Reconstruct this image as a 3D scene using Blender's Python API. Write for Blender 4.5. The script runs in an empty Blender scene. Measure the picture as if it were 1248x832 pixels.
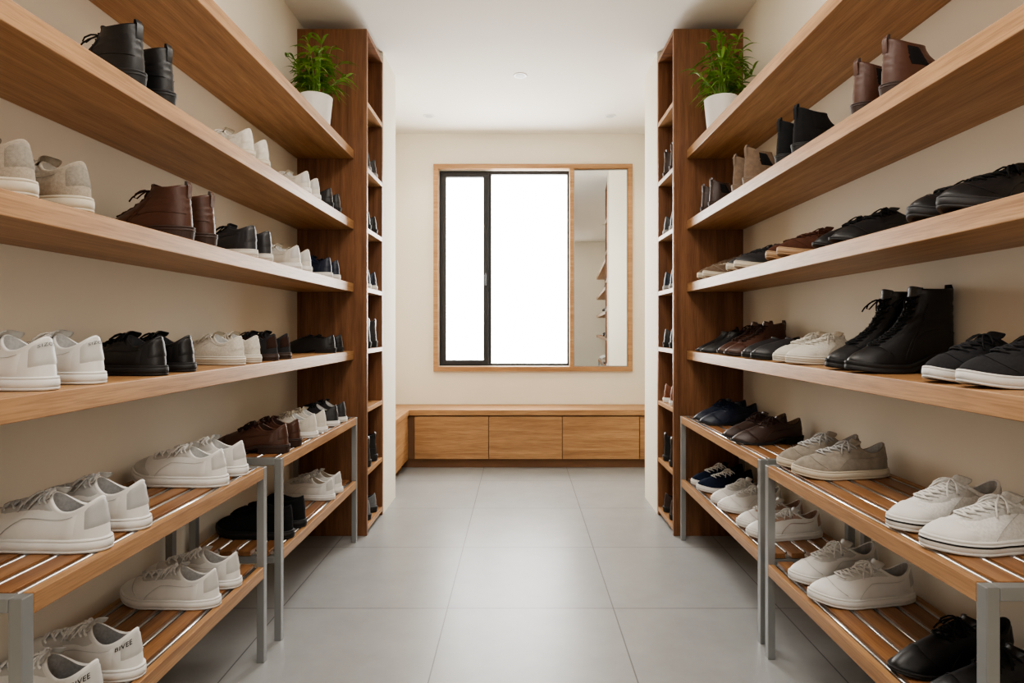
import bpy, bmesh, math, random
from mathutils import Vector, Matrix
random.seed(7)
D = bpy.data
SC = bpy.context.scene
COL = SC.collection
PI = math.pi

# ------------------------------------------------------------------ helpers
class MB:
    def __init__(s): s.v = []; s.f = []
    def box(s, x0, x1, y0, y1, z0, z1):
        b = len(s.v)
        s.v += [(x0,y0,z0),(x1,y0,z0),(x1,y1,z0),(x0,y1,z0),(x0,y0,z1),(x1,y0,z1),(x1,y1,z1),(x0,y1,z1)]
        s.f += [(b,b+3,b+2,b+1),(b+4,b+5,b+6,b+7),(b,b+1,b+5,b+4),(b+1,b+2,b+6,b+5),(b+2,b+3,b+7,b+6),(b+3,b,b+4,b+7)]
        return s
    def loops(s, L, cap0=False, cap1=False):
        b = len(s.v); n = len(L[0])
        for l in L: s.v += [tuple(p) for p in l]
        for k in range(len(L)-1):
            for i in range(n):
                j = (i+1) % n
                s.f.append((b+k*n+i, b+k*n+j, b+(k+1)*n+j, b+(k+1)*n+i))
        if cap0: s.f.append(tuple(b+i for i in reversed(range(n))))
        if cap1: s.f.append(tuple(b+(len(L)-1)*n+i for i in range(n)))
        return s
    def grid(s, G):
        b = len(s.v); m = len(G[0])
        for r in G: s.v += [tuple(p) for p in r]
        for i in range(len(G)-1):
            for j in range(m-1):
                s.f.append((b+i*m+j, b+i*m+j+1, b+(i+1)*m+j+1, b+(i+1)*m+j))
        return s
    def tube(s, pts, r, n=6, r1=None):
        pts = [Vector(p) for p in pts]; L = []
        for i, p in enumerate(pts):
            t = (pts[min(i+1,len(pts)-1)] - pts[max(i-1,0)])
            if t.length < 1e-9: t = Vector((0,0,1))
            t.normalize()
            a = Vector((0,0,1)) if abs(t.z) < .9 else Vector((1,0,0))
            u = t.cross(a).normalized(); w = t.cross(u)
            rr = r if r1 is None else r + (r1-r)*i/(len(pts)-1)
            L.append([p + u*rr*math.cos(2*PI*k/n) + w*rr*math.sin(2*PI*k/n) for k in range(n)])
        return s.loops(L, True, True)
    def lathe(s, prof, n=40, c=(0,0)):
        L = [[(c[0]+r*math.cos(2*PI*k/n), c[1]+r*math.sin(2*PI*k/n), z) for k in range(n)] for r, z in prof]
        return s.loops(L, True, True)
    def mesh(s, name, smooth=False, fix=True):
        me = D.meshes.new(name); me.from_pydata(s.v, [], s.f); me.update()
        if fix:
            bm = bmesh.new(); bm.from_mesh(me)
            bmesh.ops.recalc_face_normals(bm, faces=bm.faces); bm.to_mesh(me); bm.free()
        if smooth:
            for p in me.polygons: p.use_smooth = True
        return me
    def build(s, name, mat, parent=None, bevel=0, smooth=False, fix=True):
        o = D.objects.new(name, s.mesh(name, smooth, fix)); COL.objects.link(o)
        if mat: o.data.materials.append(mat)
        if parent: o.parent = parent
        if bevel:
            m = o.modifiers.new('bevel', 'BEVEL'); m.width = bevel; m.segments = 2; m.limit_method = 'ANGLE'
        return o

def tag(o, label=None, cat=None, group=None, kind=None):
    if label: o['label'] = label
    if cat: o['category'] = cat
    if group: o['group'] = group
    if kind: o['kind'] = kind
    return o
def empty(name, loc=(0,0,0), rz=0):
    o = D.objects.new(name, None); COL.objects.link(o); o.location = loc; o.rotation_euler = (0,0,rz)
    o.empty_display_size = .05
    return o

# ------------------------------------------------------------------ materials
def newmat(name):
    m = D.materials.new(name); m.use_nodes = True
    nt = m.node_tree; b = nt.nodes['Principled BSDF']
    return m, nt, b
def plain(name, col, rough=.5, metal=0, noise_amt=.06, nscale=6, bump=0, bscale=200, coat=0, spec=.5, bdist=.001):
    m, nt, b = newmat(name); N = nt.nodes; K = nt.links
    tc = N.new('ShaderNodeTexCoord')
    nz = N.new('ShaderNodeTexNoise'); nz.inputs['Scale'].default_value = nscale; nz.inputs['Detail'].default_value = 4
    K.new(tc.outputs['Object'], nz.inputs['Vector'])
    rp = N.new('ShaderNodeValToRGB')
    lo = [max(0, c*(1-noise_amt)) for c in col]; hi = [min(1, c*(1+noise_amt)) for c in col]
    rp.color_ramp.elements[0].position = .35; rp.color_ramp.elements[1].position = .65
    rp.color_ramp.elements[0].color = (*lo,1); rp.color_ramp.elements[1].color = (*hi,1)
    K.new(nz.outputs['Fac'], rp.inputs['Fac']); K.new(rp.outputs['Color'], b.inputs['Base Color'])
    b.inputs['Roughness'].default_value = rough; b.inputs['Metallic'].default_value = metal
    b.inputs['Coat Weight'].default_value = coat
    b.inputs['Specular IOR Level'].default_value = spec
    if bump:
        n2 = N.new('ShaderNodeTexNoise'); n2.inputs['Scale'].default_value = bscale; n2.inputs['Detail'].default_value = 6
        K.new(tc.outputs['Object'], n2.inputs['Vector'])
        bp = N.new('ShaderNodeBump'); bp.inputs['Strength'].default_value = bump; bp.inputs['Distance'].default_value = bdist
        K.new(n2.outputs['Fac'], bp.inputs['Height']); K.new(bp.outputs['Normal'], b.inputs['Normal'])
    return m
def wood(name, axis, dark, mid, light, rough=.42):
    m, nt, b = newmat(name); N = nt.nodes; K = nt.links
    tc = N.new('ShaderNodeTexCoord'); oi = N.new('ShaderNodeObjectInfo')
    ad = N.new('ShaderNodeVectorMath'); ad.operation = 'ADD'
    sc = N.new('ShaderNodeVectorMath'); sc.operation = 'SCALE'; sc.inputs['Scale'].default_value = 7
    K.new(oi.outputs['Random'], sc.inputs[0]); K.new(tc.outputs['Object'], ad.inputs[0]); K.new(sc.outputs[0], ad.inputs[1])
    def mp(across, along):
        s = [across]*3; s[axis] = along
        x = N.new('ShaderNodeMapping'); x.inputs['Scale'].default_value = s; K.new(ad.outputs[0], x.inputs['Vector']); return x
    n1 = N.new('ShaderNodeTexNoise'); n1.inputs['Scale'].default_value = 1; n1.inputs['Detail'].default_value = 8; n1.inputs['Distortion'].default_value = .5
    K.new(mp(38, 1.6).outputs[0], n1.inputs['Vector'])
    n2 = N.new('ShaderNodeTexNoise'); n2.inputs['Scale'].default_value = 1; n2.inputs['Detail'].default_value = 3
    K.new(mp(300, 11).outputs[0], n2.inputs['Vector'])
    rp = N.new('ShaderNodeValToRGB'); e = rp.color_ramp.elements
    e[0].position = .30; e[0].color = (*dark,1); e[1].position = .70; e[1].color = (*light,1)
    x = e.new(.5); x.color = (*mid,1)
    K.new(n1.outputs['Fac'], rp.inputs['Fac'])
    mx = N.new('ShaderNodeMix'); mx.data_type = 'RGBA'; mx.blend_type = 'MULTIPLY'; mx.inputs['Factor'].default_value = .6
    r2 = N.new('ShaderNodeValToRGB'); r2.color_ramp.elements[0].position = .38; r2.color_ramp.elements[1].position = .56
    r2.color_ramp.elements[0].color = (.60,.55,.50,1); r2.color_ramp.elements[1].color = (1,1,1,1)
    K.new(n2.outputs['Fac'], r2.inputs['Fac'])
    K.new(rp.outputs['Color'], mx.inputs['A']); K.new(r2.outputs['Color'], mx.inputs['B'])
    K.new(mx.outputs['Result'], b.inputs['Base Color'])
    b.inputs['Roughness'].default_value = rough
    bp = N.new('ShaderNodeBump'); bp.inputs['Strength'].default_value = .15; bp.inputs['Distance'].default_value = .0008
    K.new(n2.outputs['Fac'], bp.inputs['Height']); K.new(bp.outputs['Normal'], b.inputs['Normal'])
    return m
OAK = ((.33,.170,.074),(.425,.233,.106),(.515,.300,.145))
WAL = ((.150,.064,.030),(.215,.096,.045),(.275,.130,.062))
oak_y = wood('oak_along', 1, *OAK); oak_x = wood('oak_across', 0, *OAK)
wal_z = wood('walnut_upright', 2, *WAL); wal_x = wood('walnut_across', 0, *WAL)
wal_y = wood('oak_tower_shelf', 1, *OAK)
rack_y = wood('rack_wood', 1, (.23,.102,.044),(.31,.150,.066),(.38,.200,.092), .34)
rail_y = wood('rack_rail_wood', 1, (.31,.158,.070),(.40,.218,.100),(.48,.275,.135), .4)
wall_m = plain('cream_wall_paint', (.83,.775,.665), .85, noise_amt=.02, nscale=2, bump=.05)
ceil_m = plain('ceiling_paint', (.87,.84,.78), .9, noise_amt=.01, nscale=2)
metal_m = plain('grey_metal', (.33,.34,.34), .38, .6, .04)
rod_m = plain('steel_rod', (.70,.70,.70), .25, .9, .03)
black_m = plain('black_window_metal', (.018,.018,.02), .45, 0, .1)
white_m = plain('white_ceramic', (.80,.79,.77), .35, 0, .02)
soil_m = plain('soil', (.03,.02,.014), .95, 0, .4, 60, .8, 90)
stem_m = plain('stem_green', (.14,.28,.05), .6, 0, .2, 20)
plinth_m = plain('dark_plinth', (.20,.10,.05), .7)

def leafmat():
    m, nt, b = newmat('leaf_green'); N = nt.nodes; K = nt.links
    tc = N.new('ShaderNodeTexCoord'); nz = N.new('ShaderNodeTexNoise'); nz.inputs['Scale'].default_value = 22
    K.new(tc.outputs['Object'], nz.inputs['Vector'])
    rp = N.new('ShaderNodeValToRGB'); rp.color_ramp.elements[0].position = .35; rp.color_ramp.elements[1].position = .65
    rp.color_ramp.elements[0].color = (.075,.20,.025,1); rp.color_ramp.elements[1].color = (.27,.46,.09,1)
    K.new(nz.outputs['Fac'], rp.inputs['Fac']); K.new(rp.outputs['Color'], b.inputs['Base Color'])
    b.inputs['Roughness'].default_value = .4
    tr = N.new('ShaderNodeBsdfTranslucent'); K.new(rp.outputs['Color'], tr.inputs['Color'])
    mx = N.new('ShaderNodeMixShader'); mx.inputs[0].default_value = .3
    K.new(b.outputs[0], mx.inputs[1]); K.new(tr.outputs[0], mx.inputs[2])
    K.new(mx.outputs[0], N['Material Output'].inputs['Surface'])
    return m
leaf_m = leafmat()

def floormat():
    m, nt, b = newmat('grey_floor_tile'); N = nt.nodes; K = nt.links
    tc = N.new('ShaderNodeTexCoord'); mp = N.new('ShaderNodeMapping'); mp.inputs['Location'].default_value = (.260+.593*10, -2.129+.593*10, 0)
    K.new(tc.outputs['Object'], mp.inputs['Vector'])
    br = N.new('ShaderNodeTexBrick'); br.offset = 0; br.squash = 1
    br.inputs['Scale'].default_value = 1; br.inputs['Brick Width'].default_value = .593; br.inputs['Row Height'].default_value = .593
    br.inputs['Mortar Size'].default_value = .0022; br.inputs['Mortar Smooth'].default_value = .1; br.inputs['Bias'].default_value = 0
    br.inputs['Color1'].default_value = (.315,.322,.325,1); br.inputs['Color2'].default_value = (.335,.342,.343,1)
    br.inputs['Mortar'].default_value = (.13,.13,.13,1)
    K.new(mp.outputs[0], br.inputs['Vector'])
    nz = N.new('ShaderNodeTexNoise'); nz.inputs['Scale'].default_value = 6; nz.inputs['Detail'].default_value = 10; nz.inputs['Roughness'].default_value = .7
    K.new(tc.outputs['Object'], nz.inputs['Vector'])
    rp = N.new('ShaderNodeValToRGB'); rp.color_ramp.elements[0].position = .3; rp.color_ramp.elements[1].position = .7
    rp.color_ramp.elements[0].color = (.84,.84,.84,1); rp.color_ramp.elements[1].color = (1,1,1,1)
    K.new(nz.outputs['Fac'], rp.inputs['Fac'])
    mx = N.new('ShaderNodeMix'); mx.data_type = 'RGBA'; mx.blend_type = 'MULTIPLY'; mx.inputs['Factor'].default_value = 1
    K.new(br.outputs['Color'], mx.inputs['A']); K.new(rp.outputs['Color'], mx.inputs['B']); K.new(mx.outputs['Result'], b.inputs['Base Color'])
    b.inputs['Roughness'].default_value = .34
    bp = N.new('ShaderNodeBump'); bp.inputs['Strength'].default_value = .3; bp.inputs['Distance'].default_value = .001; bp.invert = True
    K.new(br.outputs['Fac'], bp.inputs['Height']); K.new(bp.outputs['Normal'], b.inputs['Normal'])
    return m
floor_m = floormat()
def glassmat():
    m = D.materials.new('window_glass'); m.use_nodes = True; nt = m.node_tree; N = nt.nodes; K = nt.links
    N.clear(); o = N.new('ShaderNodeOutputMaterial'); t = N.new('ShaderNodeBsdfTransparent'); g = N.new('ShaderNodeBsdfGlossy')
    g.inputs['Roughness'].default_value = .02; mx = N.new('ShaderNodeMixShader'); mx.inputs[0].default_value = .06
    K.new(t.outputs[0], mx.inputs[1]); K.new(g.outputs[0], mx.inputs[2]); K.new(mx.outputs[0], o.inputs[0])
    return m
glass_m = glassmat()
mirror_m, _, mb_ = newmat('mirror_silver'); mb_.inputs['Metallic'].default_value = 1; mb_.inputs['Roughness'].default_value = .01; mb_.inputs['Base Color'].default_value = (.72,.73,.72,1)
lens_m, _, lb_ = newmat('lamp_lens'); lb_.inputs['Base Color'].default_value = (.5,.5,.5,1); lb_.inputs['Emission Color'].default_value = (1,.95,.88,1); lb_.inputs['Emission Strength'].default_value = .1

# ------------------------------------------------------------------ room
WX = 1.075; CE = 2.49; YB = 4.56; YF = -1.25
PX = .739; TY0, TY1, PY1 = 2.87, 3.21, 3.53
def struct(name, mb, mat, **k):
    o = mb.build(name, mat, **k); o['kind'] = 'structure'; return o
struct('floor', MB().box(-WX-.12, WX+.12, YF-.12, YB+.15, -.08, 0), floor_m)
struct('ceiling', MB().box(-WX-.12, WX+.12, YF-.12, YB+.15, CE, CE+.08), ceil_m)
struct('wall_left', MB().box(-WX-.12, -WX, YF, YB, 0, CE).box(-WX, -PX, TY1+.003, PY1, 0, CE), wall_m)
struct('wall_right', MB().box(WX, WX+.12, YF, YB, 0, CE).box(PX, WX, TY1+.003, PY1, 0, CE), wall_m)
struct('wall_rear', MB().box(-WX-.12, WX+.12, YF-.12, YF, 0, CE), wall_m)
WX0, WX1, WZ0, WZ1 = -.622, .378, .712, 2.212
b = MB().box(-WX-.12, WX0, YB, YB+.15, 0, CE).box(WX1, WX+.12, YB, YB+.15, 0, CE).box(WX0, WX1, YB, YB+.15, 0, WZ0).box(WX0, WX1, YB, YB+.15, WZ1, CE)
struct('wall_back', b, wall_m)

# window
w = empty('window_1', (0, YB, 0)); w['kind'] = 'structure'
OX0, OX1, OZ0, OZ1 = -.66, .854, .673, 2.25
fr = MB().box(OX0, OX1, -.035, -.001, OZ1-.036, OZ1).box(OX0, OX1, -.035, -.001, OZ0, OZ0+.036)
fr.box(OX0, OX0+.036, -.035, -.001, OZ0+.036, OZ1-.036).box(OX1-.036, OX1, -.035, -.001, OZ0+.036, OZ1-.036).box(.376, .408, -.035, -.001, OZ0+.036, OZ1-.036)
fr.build('window_trim', oak_x, w, .002)
bf = MB()
bf.box(WX0, WX1, .03, .07, WZ1-.026, WZ1).box(WX0, WX1, .03, .07, WZ0, WZ0+.018).box(WX0, WX0+.03, .03, .07, WZ0+.018, WZ1-.026).box(WX1-.016, WX1, .03, .07, WZ0+.018, WZ1-.026)
bf.box(-.245, -.222, .03, .07, WZ0+.018, WZ1-.026)
bf.build('window_frame', black_m, w, .003)
sx0, sx1, sz0, sz1 = WX0+.025, -.245, WZ0+.012, WZ1-.02
MB().box(sx0, sx1, .012, .05, sz1-.032, sz1).box(sx0, sx1, .012, .05, sz0, sz0+.032).box(sx0, sx0+.028, .012, .05, sz0+.032, sz1-.032).box(sx1-.038, sx1, .012, .05, sz0+.032, sz1-.032).build('sash', black_m, w, .002)
MB().box(sx0+.02, sx1-.03, .034, .04, sz0+.03, sz1-.03).build('pane', glass_m, w)
MB().box(-.223, WX1-.01, .055, .061, WZ0+.015, WZ1-.023).build('pane', glass_m, w)
MB().box(sx1-.03, sx1-.008, .004, .012, 1.37, 1.44).tube([(sx1-.019,.004,1.42),(sx1-.019,-.006,1.41),(sx1-.019,-.008,1.33)], .006, 8).build('handle', black_m, w, smooth=False)
mr = empty('wall_mirror', (.613, YB-.0125, 1.46), math.radians(-2.5)); tag(mr, 'tall narrow mirror set in the oak frame right of the window', 'mirror')
MB().box(-.200, .200, -.004, .001, -.746, .746).build('mirror_glass', mirror_m, mr)
MB().box(-.2025, -.198, -.006, .001, -.7495, .7495).box(.198, .2025, -.006, .001, -.7495, .7495).box(-.198, .198, -.006, .001, -.7495, -.744).box(-.198, .198, -.006, .001, .744, .7495).build('mirror_edge', metal_m, mr)

# bench
bn = empty('storage_bench', (0, 4.24, 0)); tag(bn, 'low oak storage bench with three flat drawers under the window', 'bench')
MB().box(-WX+.003, WX-.003, -.0, YB-4.24-.003, .38, .42).build('seat_top', oak_x, bn, .003)
MB().box(-WX+.003, WX-.003, .03, YB-4.24-.003, .065, .378).build('body', plinth_m, bn)
MB().box(-WX+.02, WX-.02, .05, .1, 0, .065).build('plinth', plinth_m, bn)
for a, c in ((-.753,-.227),(-.223,.298),(.302,.850)):
    MB().box(a, c, .008, .03, .068, .37).build('drawer', oak_x, bn, .002)
MB().box(.855, WX-.003, .008, .03, .068, .37).build('end_panel', oak_x, bn, .002)
b2 = empty('storage_bench', (-.79, 3.9, 0)); tag(b2, 'short oak side bench along the left wall, meeting the drawer bench', 'bench')
MB().box(-.28, 0, 3.535-3.9, 4.238-3.9, .38, .42).build('seat_top', oak_y, b2, .003)
MB().box(-.28, -.008, 3.535-3.9, 4.238-3.9, .068, .378).build('side_panel', oak_y, b2, .002)
MB().box(-.26, -.05, 3.55-3.9, 4.2-3.9, 0, .068).build('plinth', plinth_m, b2)

# downlights
for (x, y, lab) in ((0,3.51,'small round ceiling downlight nearest, alone on the centre line'), (-.64,4.18,'small round ceiling downlight above the left part of the window'), (.63,4.18,'small round ceiling downlight above the mirror')):
    d = empty('downlight', (x, y, CE)); tag(d, lab, 'ceiling light', 'ceiling downlights')
    MB().lathe([(.026,-.001),(.028,-.004),(.038,-.004),(.042,-.001),(.042,.0),(.026,.0)], 36).build('trim_ring', white_m, d, smooth=False)
    MB().lathe([(.025,-.0055),(.027,-.0045)], 36).build('lens', lens_m, d)
    li = D.lights.new('downlight_beam', 'SPOT'); li.energy = 9; li.spot_size = 2.0; li.spot_blend = .8; li.shadow_soft_size = .05; li.color = (1,.90,.74)
    lo = D.objects.new('downlight_beam', li); COL.objects.link(lo); lo.location = (x, y, CE-.03)

# ------------------------------------------------------------------ shelves
SH = {1: 1.858, 2: 1.518, 3: 1.217, 4: .892}
TH = .042; SX = .802
nm = {1:'topmost', 2:'second highest', 3:'third highest', 4:'lowest'}
xt = {1:'carrying only the potted plant', 2:'above eye level', 3:'at eye level', 4:'just above the metal racks'}
for sgn, sd in ((-1,'left'),(1,'right')):
    for k, z in SH.items():
        o = MB().box(min(sgn*SX, sgn*WX)+0, max(sgn*SX, sgn*WX), YF+.3, TY0-.001, z-TH, z).build('wall_shelf', oak_y, bevel=.002)
        tag(o, '%s long oak board shelf on the %s wall, %s' % (nm[k], sd, xt[k]), 'shelf', 'long oak wall shelves')

TL = [1.099, .78, .486, .197, -.10, -.385, -.69]
TT = .022
def tower(sgn, sd):
    cx = sgn*(PX+WX)/2; t = empty('shelving_tower', (cx, TY0, 0))
    tag(t, 'tall dark oak cubby tower of shoes at the end of the %s shelves' % sd, 'shelving unit', 'cubby towers')
    a = PX - (PX+WX)/2; hw = abs(a)
    H = 2.443; W = TY1-TY0
    for y0 in (0, W-.02):
        MB().box(-hw, hw, y0, y0+.02, 0, H).build('side_panel', wal_z, t, .0015)
    MB().box(-hw, hw, .02, W-.02, H-TT, H).build('top_panel', wal_x, t)
    x0, x1 = (hw-.008, hw) if sgn > 0 else (-hw, -hw+.008)
    MB().box(x0, x1, .02, W-.02, 0, H-TT).build('back_panel', wal_z, t)
    for z in TL + [-.955]:
        zz = 1+z
        xx0, xx1 = (-hw, hw-.008) if sgn > 0 else (-hw+.008, hw)
        MB().box(xx0, xx1, .02, W-.02, zz-TT, zz).build('shelf', wal_y, t, .001)
    return t
tower(-1,'left'); tower(1,'right')

# ------------------------------------------------------------------ racks
def rack(sgn, y0, y1, lab, RX0=.765, RX1=1.06):
    r = empty('shoe_rack', (sgn*(RX0+RX1)/2, (y0+y1)/2, 0)); tag(r, lab, 'shoe rack', 'two-tier shoe racks')
    hx = (RX1-RX0)/2; hy = (y1-y0)/2; t = .022
    HT = .585; HB = .288
    for a in (-1,1):
        for c in (-1,1):
            xx = sorted((a*hx, a*(hx-t))); yy = sorted((c*hy, c*(hy-t)))
            MB().box(xx[0], xx[1], yy[0], yy[1], 0, HT-.001).build('leg', metal_m, r, .0015)
    for c in (-1,1):
        yy = sorted((c*hy, c*(hy-t)))
        MB().box(-hx+t, hx-t, yy[0], yy[1], HT-.023, HT-.001).build('crossbar', metal_m, r, .0015)
        MB().box(-hx+t, hx-t, yy[0], yy[1], HB-.040, HB-.018).build('crossbar', metal_m, r, .0015)
    for nmz, zt in (('top_tier', HT), ('bottom_tier', HB)):
        e = hy-t-.0005
        n = 4; inner = 2*(hx-.018); g = .020; pw = (inner-g*(n+1))/n
        m = MB()
        for i in range(n):
            x = -hx+.018+g+i*(pw+g)
            ee = hy-.0005 if nmz=='bottom_tier' else e
            m.box(x, x+pw, -ee, ee, zt-.016, zt)
        tr = m.build(nmz, rack_y, r, .0012)
        for a in (-1,1):
            xx = sorted((a*hx, a*(hx-.018)))
            MB().box(xx[0], xx[1], -e, e, zt-.034, zt).build('rail', rail_y, tr, .0015)
        for i in range(n+1):
            q = MB()
            x = -hx+.018+g/2+i*(pw+g)
            q.tube([(x,-e,zt-.0055),(x,e,zt-.0055)], .0052, 8)
            q.build('rod', rod_m, tr, smooth=True)
rack(-1, .915, 1.80, 'two-tier wood and metal shoe rack on the left, nearer one')
rack(-1, 1.905, 2.80, 'two-tier wood and metal shoe rack on the left, beside the tower')
rack(1, .955, 1.82, 'two-tier wood and metal shoe rack on the right, nearer one', .748)
rack(1, 1.885, 2.83, 'two-tier wood and metal shoe rack on the right, beside the tower', .76)

# ------------------------------------------------------------------ shoes
def interp(t, T):
    for i in range(len(T)-1):
        if t <= T[i+1][0]:
            a, b_ = T[i], T[i+1]; k = (t-a[0])/(b_[0]-a[0]); k = k*k*(3-2*k)
            return a[1]+(b_[1]-a[1])*k
    return T[-1][1]
def sst(a, b_, x):
    k = max(0, min(1, (x-a)/(b_-a))); return k*k*(3-2*k)
HWT = [(0,.039),(.15,.0395),(.32,.0355),(.5,.0375),(.7,.0475),(.85,.048),(1,.037)]
SHAPES = {
 'sneaker': dict(L=.284, heel=0, thick=.025, spring=.012, hH=.094, hS=.060, hF=.098, c0=.035, c1=.40, cw=.029, toe=.034, tx=.47, tz=.082, lace=(.46,.92,6), tongue=.013),
 'runner':  dict(L=.287, heel=0, thick=.030, spring=.016, hH=.098, hS=.068, hF=.104, c0=.045, c1=.39, cw=.029, toe=.036, tx=.46, tz=.090, lace=(.45,.92,6), tongue=.016),
 'canvas':  dict(L=.284, heel=0, thick=.028, spring=.006, hH=.090, hS=.058, hF=.096, c0=.030, c1=.40, cw=.029, toe=.030, tx=.50, tz=.078, lace=(.46,.92,7), tongue=.013, cap=1),
 'derby':   dict(L=.288, heel=.020, thick=.009, spring=.010, hH=.088, hS=.058, hF=.092, c0=.030, c1=.39, cw=.028, toe=.030, tx=.48, tz=.076, lace=(.60,.92,4), tongue=.009, hw=.93),
 'slipon':  dict(L=.272, heel=0, thick=.022, spring=.006, hH=.080, hS=.056, hF=.080, c0=.030, c1=.50, cw=.031, toe=.032, tx=.60, tz=.070, lace=None, tongue=0),
 'loafer':  dict(L=.278, heel=.016, thick=.008, spring=.008, hH=.078, hS=.052, hF=.076, c0=.030, c1=.50, cw=.030, toe=.030, tx=.62, tz=.068, lace=None, tongue=.008, hw=.95),
 'boot':    dict(L=.284, heel=.022, thick=.013, spring=.010, hH=.134, hS=.122, hF=.134, c0=.030, c1=.38, cw=.031, toe=.036, tx=.41, tz=.064, lace=(.44,.93,7), tongue=.010, crease=1),
 'tallboot':dict(L=.296, heel=.026, thick=.022, spring=.010, hH=.205, hS=.200, hF=.202, c0=.020, c1=.41, cw=.037, toe=.042, tx=.39, tz=.060, lace=(.38,.95,10), tongue=.012, crease=1.6),
 'chelsea': dict(L=.276, heel=.020, thick=.010, spring=.008, hH=.131, hS=.108, hF=.116, c0=.025, c1=.40, cw=.032, toe=.034, tx=.43, tz=.060, lace=None, tongue=0, crease=.6),
 'midtop':  dict(L=.282, heel=0, thick=.027, spring=.012, hH=.106, hS=.084, hF=.110, c0=.025, c1=.39, cw=.031, toe=.036, tx=.44, tz=.078, lace=(.43,.93,7), tongue=.012),
}
def rise(S, u): return S['heel']*(1-sst(.28,.58,u)) + S['spring']*max(0,(u-.70)/.30)**2
def outline(S, side, th, off=0):
    u = (1+math.cos(th))/2; sn = math.sin(th)
    y = math.copysign(abs(sn)**.8, sn)*interp(u, HWT)*S.get('hw',1)
    x = S['L']*u
    x += off*math.cos(th); y += off*sn
    return Vector((x, y - side*.010*u**3 + side*.004*(1-abs(2*u-1)), 0)), u
def surf(S, side, th, s):
    L = S['L']; p0, u = outline(S, side, th, -.001)
    p0.z = rise(S,u)+S['thick']-.004
    ph = math.copysign(PI*(abs(th)/PI)**1.5, th) if th != 0 else 0
    cc = (S['c0']+S['c1'])/2; ch = (S['c1']-S['c0'])/2
    hk = ((1-math.cos(ph))/2)**3; fk = ((1+math.cos(ph))/2)**3
    p3 = Vector((L*(cc+ch*math.cos(ph)), S['cw']*math.sin(ph), S['hS']+(S['hH']-S['hS'])*hk+(S['hF']-S['hS'])*fk + S['heel']*.3))
    w = ((1+math.cos(th))/2)**2
    dz = p3.z-p0.z
    p1 = Vector((p0.x*(1-w*.03), p0.y*(1+.10*(1-w)), p0.z + (1-w)*.38*dz + w*S['toe']))
    a = Vector((p3.x, p3.y*1.02, p0.z+.72*dz)); 
    if dz > .1: a.y *= .88
    bb = Vector((L*S['tx'], p3.y*1.2, S['tz']+S['heel']*.4))
    p2 = a*(1-w)+bb*w
    c = 1-s
    r = p0*(c**3)+p1*(3*c*c*s)+p2*(3*c*s*s)+p3*(s**3)
    cr = S.get('crease', 0)
    if cr:
        k = math.sin(PI*min(1,max(0,(s-.2)/.75)))**1.0
        r.y += math.copysign(1, r.y)*.0013*cr*k*math.sin(s*42+th*3+side)*min(1,abs(th)*1.5)*min(1,abs(r.y)*80)
        r.x += .0011*cr*k*math.sin(s*37+1.3*math.sin(th*2))
    return r
def snorm(S, side, th, s):
    e = 1e-3
    a = surf(S,side,th+e,s)-surf(S,side,th-e,s); s1 = min(1,s+e); s0 = max(0,s-e)
    b_ = surf(S,side,th,s1)-surf(S,side,th,s0)
    n = a.cross(b_)
    if n.length < 1e-12: return Vector((0,0,1))
    n.normalize()
    c = Vector((S['L']*.4, 0, .03)); 
    if S['hH'] > .11: c = Vector((S['L']*.25, 0, min(surf(S,side,th,s).z, S['hH'])*.8))
    if n.dot(surf(S,side,th,s)-c) < 0: n = -n
    return n
def surfo(S, side, th, s, off): return surf(S,side,th,s)+snorm(S,side,th,s)*off
def th_at_y(S, side, s, y):
    c = surf(S,side,0,s).y; sg = 1 if y > 0 else -1; lo, hi = 0, 1.6
    for _ in range(18):
        m = (lo+hi)/2
        if abs(surf(S,side,sg*m,s).y-c) < abs(y): lo = m
        else: hi = m
    return sg*(lo+hi)/2
NT = 52; NS = 18
THS = [-PI+2*PI*i/NT for i in range(NT)]
wr = lambda t: t if t <= PI else t-2*PI
def patch(S, side, ta, tb, sa, sb, off, n=8, m=6):
    fa = sa if callable(sa) else (lambda k: sa); fb = sb if callable(sb) else (lambda k: sb)
    G = []
    for i in range(n+1):
        row = []; k = i/n
        for j in range(m+1):
            e = i in (0,n) or j in (0,m)
            row.append(surfo(S, side, wr(ta+(tb-ta)*k), fa(k)+(fb(k)-fa(k))*j/m, -.0006 if e else off))
        G.append(row)
    return MB().grid(G)
MESH = {}
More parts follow.
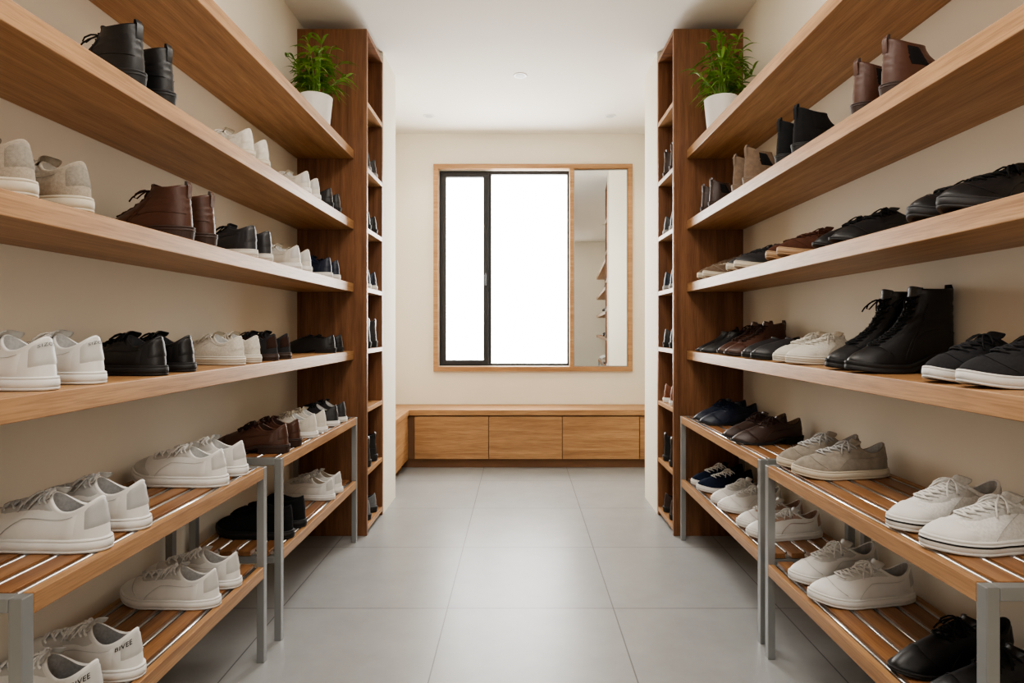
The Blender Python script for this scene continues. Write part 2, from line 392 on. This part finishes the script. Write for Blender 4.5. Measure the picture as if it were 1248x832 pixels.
def shoe_meshes(shape, side):
    key = (shape, side)
    if key in MESH: return MESH[key]
    S = SHAPES[shape]; L = S['L']; out = {}
    low = shape in ('sneaker','runner','midtop')
    lp = [[surf(S,side,t,k/NS) for t in THS] for k in range(NS+1)]
    top = lp[-1]; cc = L*(S['c0']+S['c1'])/2
    def inw(p, d, z):
        v = Vector((cc-p.x, -p.y, 0)); l = max(v.length, 1e-4)
        return Vector((p.x+v.x/l*d, p.y+v.y/l*d, p.z+z))
    lp.append([inw(p,.0003,.003) for p in top]); lp.append([inw(p,.003,.0048) for p in top]); lp.append([inw(p,.0065,.002) for p in top])
    out['upper'] = (MB().loops(lp).mesh('upper', True, False), 'u')
    rim = lp[-1]
    zf = S['thick']+S['heel']+.004
    lin = [rim]
    for k in (1,2,3,4):
        lin.append([Vector((p.x+(cc-p.x)*.03*k, p.y*(1-.02*k), p.z+(zf-p.z)*k/4)) for p in rim])
    out['lining'] = (MB().loops(lin, False, True).mesh('lining', True, False), 'n')
    def ol(off, f):
        r = []
        for t in THS:
            p, u = outline(S, side, t, off); p.z = f(u); r.append(p)
        return r
    th_ = S['thick']; R = lambda k: (lambda u: rise(S,u)+th_*k)
    o0 = .0045 if S['heel'] == 0 else .0055
    if S['heel'] == 0:
        sl = [ol(-.006,R(0)), ol(o0-.002,R(.02)), ol(o0,R(.12)), ol(o0,R(.20)), ol(o0-.0018,R(.23)), ol(o0,R(.26)), ol(o0+.0006,R(.5)), ol(o0,R(.80)), ol(o0-.0015,R(.83)), ol(o0-.0004,R(.86)), ol(o0-.0008,R(.97)), ol(o0-.003,R(1.02)), ol(-.004,R(1.0))]
    else:
        sl = [ol(-.006,R(0)), ol(o0-.001,R(.03)), ol(o0,R(.15)), ol(o0,R(.5)), ol(o0-.002,R(.56)), ol(o0,R(.62)), ol(o0,R(.92)), ol(o0-.001,R(1.02)), ol(-.004,R(1.0))]
    out['sole'] = (MB().loops(sl, True, True).mesh('sole', True), 's')
    for p in out['sole'][0].polygons:
        if len(p.vertices) > 5: p.use_smooth = False
    if S['heel']:
        H = S['heel']; n = 26; L0 = []
        for z, o in ((0,.0005),(.002,.002),(H+.0005,.0045)):
            r = []
            for i in range(n+1):
                t = wr(PI*.62+(2*PI-2*PI*.62)*i/n)
                p, u = outline(S, side, t, o); p.z = z; r.append(p)
            L0.append(r)
        out['heel'] = (MB().loops(L0, True, True).mesh('heel'), 'h')
    if shape == 'canvas':
        st = MB(); sl = []
        for k, o in ((.56,o0+.0002),(.58,o0+.0016),(.68,o0+.0016),(.70,o0+.0002)): sl.append(ol(o, R(k)))
        st.loops(sl); out['sole_stripe'] = (st.mesh('sole_stripe', True, False), 'st')
        out['toe_cap'] = (patch(S, side, -1.05, 1.05, .0, lambda k: .12+.28*math.sin(PI*k)**.7, .0022, 24, 8).mesh('toe_cap', True), 's')
    st = MB()
    def seam(pts): st.tube(pts, .0008, 4)
    if low or shape in ('derby','boot','tallboot'):
        top_ = (lambda k: .10+.26*math.sin(PI*k)**.8) if low else (lambda k: .12+.30*math.sin(PI*k)**.6)
        out['toe_cap'] = (patch(S, side, -1.15, 1.15, .0, top_, .0015, 24, 8).mesh('toe_cap', True), 'a' if shape in ('runner',) else 'u')
        seam([surfo(S, side, -1.12+2.24*k/24, top_(k/24)-.018, .0018) for k in range(1,24)])
    if low or shape == 'derby':
        for sg in (-1,1):
            a0, a1 = 1.25, 2.38
            f1 = lambda k: .55+.38*k
            out['side_panel'+('' if sg < 0 else ' ')] = (patch(S, side, sg*a0, sg*a1, .02, f1, .0015, 12, 8).mesh('side_panel', True), 'u')
            seam([surfo(S, side, sg*(a0+.04), .04+(.48)*k/8, .0019) for k in range(9)]+[surfo(S, side, sg*(a0+(a1-a0)*k/10), f1(k/10)-.03, .0019) for k in range(1,10)])
    if shape == 'canvas':
        for sg in (-1,1):
            seam([surfo(S, side, sg*1.30, .05+.75*k/12, .0006) for k in range(13)])
            seam([surfo(S, side, sg*(1.30+1.1*k/10), .90, .0006) for k in range(11)])
    if shape in ('boot','tallboot'):
        for sg in (-1,1):
            seam([surfo(S, side, sg*1.35, .05+.8*k/12, .0009) for k in range(13)])
            seam([surfo(S, side, sg*1.45, .05+.8*k/12, .0009) for k in range(13)])
            seam([surfo(S, side, sg*(1.5+1.4*k/10), .42-.12*k/10, .0009) for k in range(11)])
    if st.v: out['stitching'] = (st.mesh('stitching', True), 'a')
    hb = MB()
    if S['hH'] < .13: 
        out['heel_tab'] = (patch(S, side, PI-.62, PI+.62, .30, .98, .0018, 10, 7).mesh('heel_tab', True), 'a')
    else:
        base = surf(S,side,PI,1.0); d = .008
        hb.grid([[Vector((base.x-.002, y, base.z-.03)), Vector((base.x-.004, y, base.z+.002)), Vector((base.x+.001, y, base.z+.014)), Vector((base.x+.006, y, base.z+.014)), Vector((base.x+.008, y, base.z-.012))] for y in (-d, d)])
        out['pull_tab'] = (hb.mesh('pull_tab', True), 'a')
    if S['lace']:
        sa, sb, nl = S['lace']
        for sg in (-1,1):
            G = []
            for i in range(13):
                s_ = sa-.05+(min(.985,sb+.05)-sa+.05)*i/12; row = []
                for j in range(5):
                    y = sg*(.008+.019*j/4)
                    t = th_at_y(S, side, s_, y); e = i in (0,12) or j in (0,4)
                    row.append(surfo(S, side, t, s_, -.0004 if e else .0022))
                G.append(row)
            out['eyestay'+('' if sg < 0 else ' ')] = (MB().grid(G).mesh('eyestay', True), 'a')
        lc = MB(); r = .0024
        ss = [sa+(sb-sa)*k/(nl-1) for k in range(nl)]
        def lpnt(s_, y, o=.0042):
            return surfo(S, side, th_at_y(S,side,s_,y) if y else 0, s_, o)
        for k, s_ in enumerate(ss):
            lc.tube([lpnt(s_,-.019,.0005), lpnt(s_,-.016), lpnt(s_,-.007,.005), lpnt(s_,0.,.005), lpnt(s_,.007,.005), lpnt(s_,.016), lpnt(s_,.019,.0005)], r)
            if k < nl-1:
                s2 = ss[k+1]
                for sg in (-1,1):
                    lc.tube([lpnt(s_,-.014*sg), lpnt((s_*.6+s2*.4), -.004*sg,.0062), lpnt((s_*.4+s2*.6), .004*sg,.0062), lpnt(s2,.014*sg)], r)
        c0 = lpnt(ss[-1], 0, .008)
        for sg in (-1,1):
            V = lambda x, y, z: c0+Vector((x, y*sg, z))
            lc.tube([c0, V(.006,.010,.002), V(.010,.020,-.002), V(.016,.030,-.012), V(.018,.033,-.022), V(.012,.030,-.024), V(.006,.022,-.012), V(.003,.012,-.003), c0], r*.8)
            lc.tube([c0, V(.012,.006,.000), V(.024,.014,-.008), V(.032,.022,-.019), V(.036,.028,-.031)], r*.8)
        lc.tube([c0+Vector((0,-.005,.0)), c0+Vector((.002,0,.001)), c0+Vector((0,.005,.0))], .0038)
        out['laces'] = (lc.mesh('laces', True), 'l')
    if S['tongue']:
        tg = S['tongue']; s0 = (S['lace'][0] if S['lace'] else .7)
        cl = [(surf(S,side,0,s0+(1-s0)*k/5), snorm(S,side,0,s0+(1-s0)*k/5)) for k in range(6)]
        d = (cl[-1][0]-cl[-2][0]).normalized(); d = (d*.7+Vector((.0,0,.6))).normalized()
        ct = [(p+n*.002, .010+.010*k/5) for k, (p,n) in enumerate(cl)]
        last = ct[-1][0]
        for q, hw_ in ((.3,.0215),(.6,.022),(.82,.021),(.96,.018),(1.02,.012)): ct.append((last+d*tg*q, hw_))
        def trow(p, hw, o):
            return [Vector((p.x-.011*(y*y)-o, p.y+y*hw, p.z-(y*y)*.004)) for y in (-1,-.85,-.5,-.2,.2,.5,.85,1)]
        F = [trow(p,h,0) for p,h in ct]; B = [trow(p,h,.0035) for p,h in ct]
        lps = [f+list(reversed(b_)) for f, b_ in zip(F,B)]
        out['tongue'] = (MB().loops(lps, True, True).mesh('tongue', True), 't')
    if shape == 'chelsea':
        for sg in (-1,1):
            out['elastic_gusset'+('' if sg < 0 else ' ')] = (patch(S, side, sg*1.75, sg*2.3, .42, .97, .0012, 6, 8).mesh('elastic_gusset', True), 'e')
    if shape == 'loafer':
        out['strap'] = (patch(S, side, -1.0, 1.0, .62, .80, .002, 12, 4).mesh('strap', True), 'a')
    MESH[key] = out
    return out

PAL = dict(white=(.74,.73,.705), offwhite=(.61,.575,.51), cream=(.56,.50,.40), beige=(.36,.31,.25), greybeige=(.28,.25,.21), grey=(.30,.30,.30), lgrey=(.44,.44,.435), midgrey=(.30,.30,.30), seam=(.54,.53,.505), blush=(.42,.29,.23),
           black=(.011,.011,.012), charcoal=(.030,.030,.033), navy=(.010,.016,.036), brown=(.070,.028,.017), dbrown=(.036,.018,.013), tan=(.17,.12,.085), rust=(.17,.055,.025), gum=(.36,.23,.13), steel=(.16,.17,.18))
MC = {}
def smat(c, kind='leather'):
    k = (c, kind)
    if k not in MC:
        col = PAL[c]; light = sum(col) > 1
        if kind == 'leather': MC[k] = plain('leather_'+c, col, .42, 0, .04, 25, .16 if light else .35, 90, bdist=.0012)
        elif kind == 'suede': MC[k] = plain('suede_'+c, col, .92, 0, .12, 60, .5, 500, spec=.2)
        elif kind == 'rubber': MC[k] = plain('rubber_'+c, col, .6, 0, .04, 20, .1, 300)
        else: MC[k] = plain('fabric_'+c, col, .9, 0, .10, 200, .6, 900, spec=.2)
    return MC[k]
KN = {'sneaker':'sneaker','runner':'sneaker','canvas':'sneaker','derby':'lace_up_shoe','slipon':'slip_on_shoe','loafer':'loafer','boot':'ankle_boot','tallboot':'lace_up_boot','chelsea':'chelsea_boot','midtop':'mid_top_sneaker'}
SEEN = set(); NSH = 0
def text_part(S, side, body, t0, t1, s0, s1, mat, root, name='lettering'):
    cu = D.curves.new('lettering_curve', 'FONT'); cu.body = body; cu.resolution_u = 3; cu.space_character = 1.1; cu.offset = .012
    ob = D.objects.new('lettering_tmp', cu); COL.objects.link(ob)
    dg = bpy.context.evaluated_depsgraph_get(); dg.update()
    me = D.meshes.new_from_object(ob.evaluated_get(dg))
    xs = [v.co.x for v in me.vertices]; ys = [v.co.y for v in me.vertices]
    x0, x1, y0, y1 = min(xs), max(xs), min(ys), max(ys)
    for v in me.vertices:
        a = (v.co.x-x0)/(x1-x0); c = (v.co.y-y0)/(y1-y0)
        v.co = surfo(S, side, wr(t0+(t1-t0)*a), s0+(s1-s0)*c, .0030)
    D.objects.remove(ob); me.materials.clear(); me.materials.append(mat)
    o = D.objects.new(name, me); COL.objects.link(o); o.parent = root
def shoe(shape, side, loc, ang, mats, label, group, scale=1, text=None):
    global NSH
    M = shoe_meshes(shape, side)
    r = empty(KN[shape], loc, ang); r.scale = (scale,)*3
    if len(label.split()) > 16: print('LONG LABEL', label)
    if label in SEEN: print('DUP LABEL', label)
    SEEN.add(label); NSH += 1
    tag(r, label, 'boot' if 'boot' in KN[shape] else 'shoe', group)
    for nme, (me, mk) in M.items():
        o = D.objects.new(nme.strip(), me); COL.objects.link(o); o.parent = r
        if not me.materials: me.materials.append(None)
        o.material_slots[0].link = 'OBJECT'; o.material_slots[0].material = mats[mk]
    if text:
        text_part(SHAPES[shape], side, text[0], *text[1:5], smat(text[5],'rubber'), r)
    return r
def mats(u, kind='leather', s='white', l=None, a=None, n='lgrey', t=None, st='black'):
    if t is None and u in ('white','offwhite'): t = 'seam' if u == 'white' else 'cream'
    return dict(u=smat(u,kind), s=smat(s,'rubber'), h=smat('black' if s == 'black' else s,'rubber'), l=smat(l or u,'fabric'), a=smat(a or u,kind), n=smat(n,'fabric'), t=smat(t or u,kind), e=smat('black','fabric'), st=smat(st,'rubber'))
def pair(shape, m, desc, place, group, sd, out, X, Y, Z, yaw=17, gap=.11, scale=.91, words=('nearer','farther'), text=None, jit=1):
    """out: 'heel' = heels towards the aisle, 'toe' = toes towards the aisle"""
    L = SHAPES[shape]['L']*scale
    for i in (0,1):
        yv = yaw+random.uniform(-2.5,2.5)*jit
        if sd < 0: ang = PI-math.radians(yv) if out == 'heel' else math.radians(-yv)
        else: ang = math.radians(yv) if out == 'heel' else PI+math.radians(yv)
        d = Vector((math.cos(ang), math.sin(ang), 0))
        p = Vector((sd*X, Y+i*gap, Z+.0006))
        if out == 'toe': p = p-d*L
        pointsneg = d.x < 0
        side = (1 if i == 0 else -1) if pointsneg else (-1 if i == 0 else 1)
        lab = '%s, %s of its pair, %s' % (desc, words[i], place)
        shoe(shape, side, p, ang, m, lab, group, scale, text)
H = .813
Z2, Z3, Z4 = SH[2], SH[3], SH[4]
GL = 'shoes on the left wall shelves'; GR = 'shoes on the right wall shelves'
A = 'left second highest shelf'; B = 'left third highest shelf'; C_ = 'left lowest shelf'
pair('boot', mats('black','leather','black',n='charcoal'), 'black leather ankle boot', A, GL, -1,'heel',H,1.28,Z2, scale=.93)
pair('sneaker', mats('offwhite','suede','cream',n='beige'), 'pale stone suede low sneaker', A, GL, -1,'heel',H,1.81,Z2)
pair('sneaker', mats('offwhite','leather','white',n='lgrey',a='seam'), 'small off-white low sneaker', A, GL, -1,'heel',H,2.30,Z2)
pair('derby', mats('black','leather','black',n='charcoal'), 'black leather shoe at the tower end', A, GL, -1,'heel',H,2.58,Z2, yaw=16)
pair('runner', mats('beige','fabric','cream',l='beige',a='greybeige',n='greybeige'), 'beige knit sneaker with pale sole', B, GL, -1,'heel',H,.99,Z3, gap=.13, yaw=14, scale=.95)
pair('boot', mats('brown','leather','dbrown',n='dbrown',l='dbrown'), 'dark brown leather lace-up ankle boot', B, GL, -1,'heel',H,1.475,Z3, scale=.94, yaw=8)
pair('midtop', mats('charcoal','leather','offwhite',n='charcoal',l='black'), 'black sneaker with off-white sole', B, GL, -1,'heel',H,1.83,Z3, scale=.9)
pair('sneaker', mats('offwhite','leather','white',a='seam'), 'off-white low-top sneaker', B, GL, -1,'heel',H,2.20,Z3)
pair('sneaker', mats('navy','leather','white',n='navy'), 'navy sneaker with white sole', B, GL, -1,'heel',H,2.565,Z3)
pair('sneaker', mats('white','leather','white',n='lgrey',a='seam'), 'large white leather sneaker with grey heel lettering', C_, GL, -1,'heel',H,1.035,Z4, gap=.12, yaw=14, scale=.95, text=('SIZOS',PI-.34,PI+.24,.80,.90,'steel'))
pair('sneaker', mats('black','leather','black',n='charcoal'), 'all-black leather sneaker', C_, GL, -1,'heel',H,1.36,Z4, scale=.92, gap=.12, yaw=14)
pair('canvas', mats('offwhite','fabric','offwhite',st='cream'), 'off-white canvas low sneaker', C_, GL, -1,'heel',H,1.745,Z4)
pair('sneaker', mats('charcoal','suede','dbrown',n='charcoal',a='dbrown'), 'dark sneaker with brown sole', C_, GL, -1,'heel',H,1.99,Z4)
pair('loafer', mats('black','leather','black',n='charcoal'), 'black leather loafer', C_, GL, -1,'heel',H,2.62,Z4, yaw=6)

A = 'right second highest shelf'; B = 'right third highest shelf'; C_ = 'right lowest shelf'
pair('chelsea', mats('brown','leather','dbrown',n='dbrown'), 'reddish brown leather chelsea boot', A, GR, 1,'heel',H,1.335,Z2, yaw=10, gap=.115)
pair('chelsea', mats('black','suede','black',n='charcoal'), 'black suede chelsea boot', A, GR, 1,'heel',H,1.77,Z2, scale=.97, yaw=10, gap=.115)
pair('chelsea', mats('tan','suede','tan',n='tan'), 'taupe suede chelsea boot', A, GR, 1,'heel',H,2.16,Z2, scale=.97, yaw=10, gap=.115)
pair('chelsea', mats('dbrown','leather','dbrown',n='dbrown'), 'dark brown short boot at the tower end', A, GR, 1,'heel',H,2.56,Z2, yaw=12, scale=.85)
T = .80
pair('sneaker', mats('black','leather','charcoal',n='charcoal'), 'large black sneaker with dark sole', B, GR, 1,'toe',T,1.12,Z3, yaw=10, scale=.92)
pair('derby', mats('black','leather','black',n='charcoal'), 'plain black lace-up shoe', B, GR, 1,'toe',T,1.52,Z3, yaw=10, scale=.9)
pair('sneaker', mats('brown','suede','gum',n='dbrown'), 'brown suede sneaker with tan sole', B, GR, 1,'toe',T,1.83,Z3, yaw=12)
pair('sneaker', mats('charcoal','leather','cream',n='charcoal'), 'charcoal sneaker with cream sole', B, GR, 1,'toe',T,2.20,Z3, yaw=12)
pair('sneaker', mats('tan','suede','cream',n='tan',a='beige'), 'beige low shoe at the tower end', B, GR, 1,'toe',T,2.58,Z3, yaw=12)
pair('sneaker', mats('charcoal','fabric','white',n='charcoal'), 'charcoal canvas sneaker with white sole', C_, GR, 1,'toe',T,1.07,Z4, yaw=9, gap=.112, scale=.92)
pair('tallboot', mats('black','leather','black',n='charcoal',t='charcoal'), 'tall black leather lace-up boot', C_, GR, 1,'toe',T-.006,1.43,Z4, yaw=9, scale=.95, gap=.118)
pair('canvas', mats('offwhite','fabric','offwhite',st='cream'), 'cream canvas sneaker', C_, GR, 1,'toe',T,1.765,Z4, yaw=12, gap=.118)
pair('slipon', mats('charcoal','leather','black',n='charcoal'), 'black low slip-on shoe', C_, GR, 1,'toe',T,2.04,Z4, yaw=12)
pair('boot', mats('brown','leather','dbrown',l='dbrown',n='dbrown'), 'dark brown lace-up ankle boot', C_, GR, 1,'toe',T,2.31,Z4, yaw=12, scale=.9)
pair('chelsea', mats('black','leather','black',n='charcoal'), 'small black boot at the tower end', C_, GR, 1,'toe',T,2.62,Z4, yaw=8, scale=.75, gap=.09)

# racks
GLR = 'shoes on the left racks'; GRR = 'shoes on the right racks'
RT, RB = .585, .288
R_ = .775
P1 = 'top of nearer left rack'; P2 = 'bottom of nearer left rack'; P3 = 'top of farther left rack'; P4 = 'bottom of farther left rack'
pair('sneaker', mats('white','leather','white',l='lgrey',a='lgrey',n='midgrey'), 'big white sneaker with grey trim', P1, GLR, -1,'heel',R_,1.12,RT, yaw=6, scale=1.02, gap=.118)
pair('runner', mats('white','leather','white',l='white',n='lgrey',a='seam'), 'white leather sneaker', P1, GLR, -1,'heel',R_,1.57,RT, yaw=6, scale=.95, gap=.115)
pair('sneaker', mats('white','leather','white',n='grey',a='seam'), 'white sneaker with dark heel lettering', P2, GLR, -1,'heel',R_,1.10,RB, yaw=8, scale=1.0, gap=.118, text=('BIVEE',2.42,2.90,.70,.86,'black'))
pair('sneaker', mats('white','leather','white',n='lgrey',a='seam'), 'plain white leather sneaker', P2, GLR, -1,'heel',R_,1.53,RB, yaw=6, scale=.96, gap=.115)
pair('derby', mats('brown','leather','dbrown',n='dbrown',l='dbrown'), 'brown leather lace-up shoe', P3, GLR, -1,'heel',R_,1.99,RT, yaw=6, scale=.98)
pair('sneaker', mats('offwhite','leather','white',n='lgrey',l='beige'), 'off-white sneaker', P3, GLR, -1,'heel',R_,2.27,RT, yaw=8)
pair('sneaker', mats('charcoal','leather','white',n='lgrey',l='black'), 'black sneaker with white sole', P3, GLR, -1,'heel',R_,2.54,RT, yaw=8)
pair('midtop', mats('black','suede','black',n='charcoal'), 'black suede sneaker', P4, GLR, -1,'heel',R_,2.03,RB, yaw=6, scale=.99, gap=.115)
pair('sneaker', mats('white','leather','white',n='beige',a='seam'), 'white sneaker with beige lining', P4, GLR, -1,'heel',R_,2.48,RB, yaw=8, gap=.11)

P1 = 'top of nearer right rack'; P2 = 'bottom of nearer right rack'; P3 = 'top of farther right rack'; P4 = 'bottom of farther right rack'
pair('canvas', mats('white','fabric','white',st='black',n='lgrey',a='seam'), 'white canvas sneaker with dark sole line', P1, GRR, 1,'toe',.76,1.11,RT, yaw=8, scale=.96, gap=.125)
pair('sneaker', mats('greybeige','suede','cream',l='lgrey',n='lgrey'), 'grey-beige suede sneaker', P1, GRR, 1,'toe',.765,1.655,RT, yaw=8, scale=.95, gap=.118)
pair('derby', mats('black','leather','black',n='charcoal'), 'black leather shoe', P2, GRR, 1,'toe',.765,1.12,RB, yaw=8, scale=.98, gap=.118)
pair('sneaker', mats('white','leather','white',n='lgrey',a='seam'), 'white leather sneaker', P2, GRR, 1,'toe',.755,1.54,RB, yaw=8, scale=.98, gap=.135)
pair('derby', mats('dbrown','leather','black',n='tan'), 'dark brown leather lace-up shoe', P3, GRR, 1,'toe',.765,2.14,RT, yaw=8, gap=.115)
pair('derby', mats('navy','leather','black',n='charcoal'), 'navy-black leather shoe', P3, GRR, 1,'toe',R_,2.56,RT, yaw=8)
pair('sneaker', mats('white','leather','white',n='blush',a='blush'), 'white sneaker with pinkish-brown lining', P4, GRR, 1,'toe',R_,2.02,RB, yaw=8, gap=.115)
pair('sneaker', mats('white','leather','white',n='lgrey',a='seam'), 'plain white sneaker', P4, GRR, 1,'toe',R_,2.31,RB, yaw=8)
pair('sneaker', mats('navy','suede','white',l='white',n='navy'), 'navy sneaker with white laces', P4, GRR, 1,'toe',R_,2.59,RB, yaw=8)

# tower cubbies
ordn = ['first','second','third','fourth','fifth','sixth','seventh','eighth']
tw = {-1: {.78:('sneaker','charcoal','grey'), .486:('derby','black','black'), .197:('sneaker','navy','white'), -.10:('boot','charcoal','black'), -.69:('boot','black','black'), -.955:('derby','steel','black')},
      1: {.78:('chelsea','dbrown','dbrown'), .486:('sneaker','charcoal','grey'), .197:('sneaker','navy','grey'), -.10:('derby','charcoal','black'), -.385:('sneaker','rust','white'), -.69:('chelsea','black','black'), -.955:('derby','dbrown','black')}}
cn = {'charcoal':'charcoal','black':'black','navy':'navy','steel':'grey','dbrown':'dark brown','rust':'reddish brown'}
lv = [1.099,.78,.486,.197,-.10,-.385,-.69,-.955]
for sd, nmn in ((-1,'left'),(1,'right')):
    for z, (shp, c, so) in tw[sd].items():
        k = lv.index(z)
        pair(shp, mats(c,'leather',so,n='charcoal'), '%s %s' % (cn[c], 'boot' if 'boot' in KN[shp] or 'chel' in shp else 'shoe'), 'in %s tower, %s cubby from the top' % (nmn, ordn[k]), 'shoes in the towers', sd, 'heel', .748, 2.975, 1+z, yaw=2, gap=.13, scale=.98)
print('SHOES', NSH)

# ------------------------------------------------------------------ plants
def plant(x, y, z, lab, seed):
    rn = random.Random(seed)
    p = empty('potted_plant', (x, y, z)); tag(p, lab, 'plant', 'potted plants on the top shelves')
    MB().lathe([(.050,0),(.054,.001),(.058,.01),(.072,.150),(.073,.156),(.070,.158),(.066,.154),(.063,.130),(.01,.130)], 48).build('pot', white_m, p, smooth=True)
    MB().lathe([(.0635,.132),(.063,.138),(.03,.142),(.004,.144)], 32).build('soil', soil_m, p, smooth=True)
    st = MB(); lf = MB()
    for i in range(21):
        a = rn.uniform(0, 2*PI); r0 = rn.uniform(0,.035); lean = rn.uniform(.03,.12) if i > 5 else rn.uniform(0,.03)
        h = rn.uniform(.13,.29)-lean*.6
        b0 = Vector((r0*math.cos(a), r0*math.sin(a), .138)); dr = Vector((math.cos(a), math.sin(a), 0))
        pts = [b0+dr*lean*(k/6)**1.7+Vector((0,0,h*(k/6)**.9)) for k in range(7)]
        st.tube(pts, .0024, 5, .0012)
        for k in range(2, 7):
            for q in range(3 if k == 6 else 2):
                base = pts[k]+Vector((0,0,rn.uniform(-.01,.008)))
                aa = a+rn.uniform(-2.0,2.0); el = rn.uniform(.0,.9) if k < 6 else rn.uniform(.3,1.2)
                d = Vector((math.cos(aa)*math.cos(el), math.sin(aa)*math.cos(el), math.sin(el)))
                ln = rn.uniform(.07,.12); wd = rn.uniform(.0055,.008)
                if base.x+d.x*ln+x > 1.05 or base.x+d.x*ln+x < -1.05 or base.y+d.y*ln+y > 2.855: d.x *= -.5; d.y *= -1; 
                sidev = d.cross(Vector((0,0,1))).normalized(); upv = sidev.cross(d).normalized()
                G = []
                for t in (0,.12,.28,.45,.62,.8,.92,1):
                    c = base+d*ln*t+Vector((0,0,-ln*.6*t*t)); ww = wd*math.sin(PI*min(1,t**.75*.94+.05))**.9
                    if t == 1: ww = .0003
                    G.append([c-sidev*ww+upv*ww*.35, c, c+sidev*ww+upv*ww*.35])
                lf.grid(G)
    st.build('stem', stem_m, p, smooth=True); lf.build('foliage', leaf_m, p, smooth=True, fix=False)
plant(-.900, 2.62, SH[1], 'leafy green plant in white pot on the left topmost shelf', 3)
plant(.890, 2.64, SH[1], 'leafy green plant in white pot on the right topmost shelf', 11)

# ------------------------------------------------------------------ lights, world, camera
wd = D.worlds.new('daylight'); SC.world = wd; wd.use_nodes = True
bg = wd.node_tree.nodes['Background']; bg.inputs['Color'].default_value = (1,.985,.955,1); bg.inputs['Strength'].default_value = 12
def area(name, loc, rot, sx, sy, e, col=(1,1,1), portal=False):
    l = D.lights.new(name, 'AREA'); l.shape = 'RECTANGLE'; l.size = sx; l.size_y = sy; l.energy = e; l.color = col
    o = D.objects.new(name, l); COL.objects.link(o); o.location = loc; o.rotation_euler = rot
    if portal: l.cycles.is_portal = True
    return o
area('window_portal', ((WX0+WX1)/2, YB+.14, (WZ0+WZ1)/2), (-PI/2,0,0), 1.0, 1.5, 1, portal=True)
area('ceiling_fill', (0, 1.0, CE-.02), (0,0,0), .6, 2.2, 24, (1,.95,.87))  # added soft fill over the aisle, not a fixture of the room
area('rear_fill', (0, YF+.1, 1.6), (PI/2,0,0), .6, 1.4, 9, (1,.96,.90))  # added unseen fill from behind the camera, no real lamp there

cam = D.cameras.new('camera'); co = D.objects.new('camera', cam); COL.objects.link(co)
co.location = (0,0,1.0); co.rotation_euler = (PI/2,0,0)
cam.sensor_width = 36; cam.lens = 726/1248*36; cam.shift_x = -10/1248; cam.shift_y = -16/1248
cam.clip_start = .02
SC.camera = co
SC.view_settings.view_transform = 'AgX'
SC.view_settings.exposure = .6
try: SC.view_settings.look = 'AgX - Medium High Contrast'
except Exception as e: print(e)
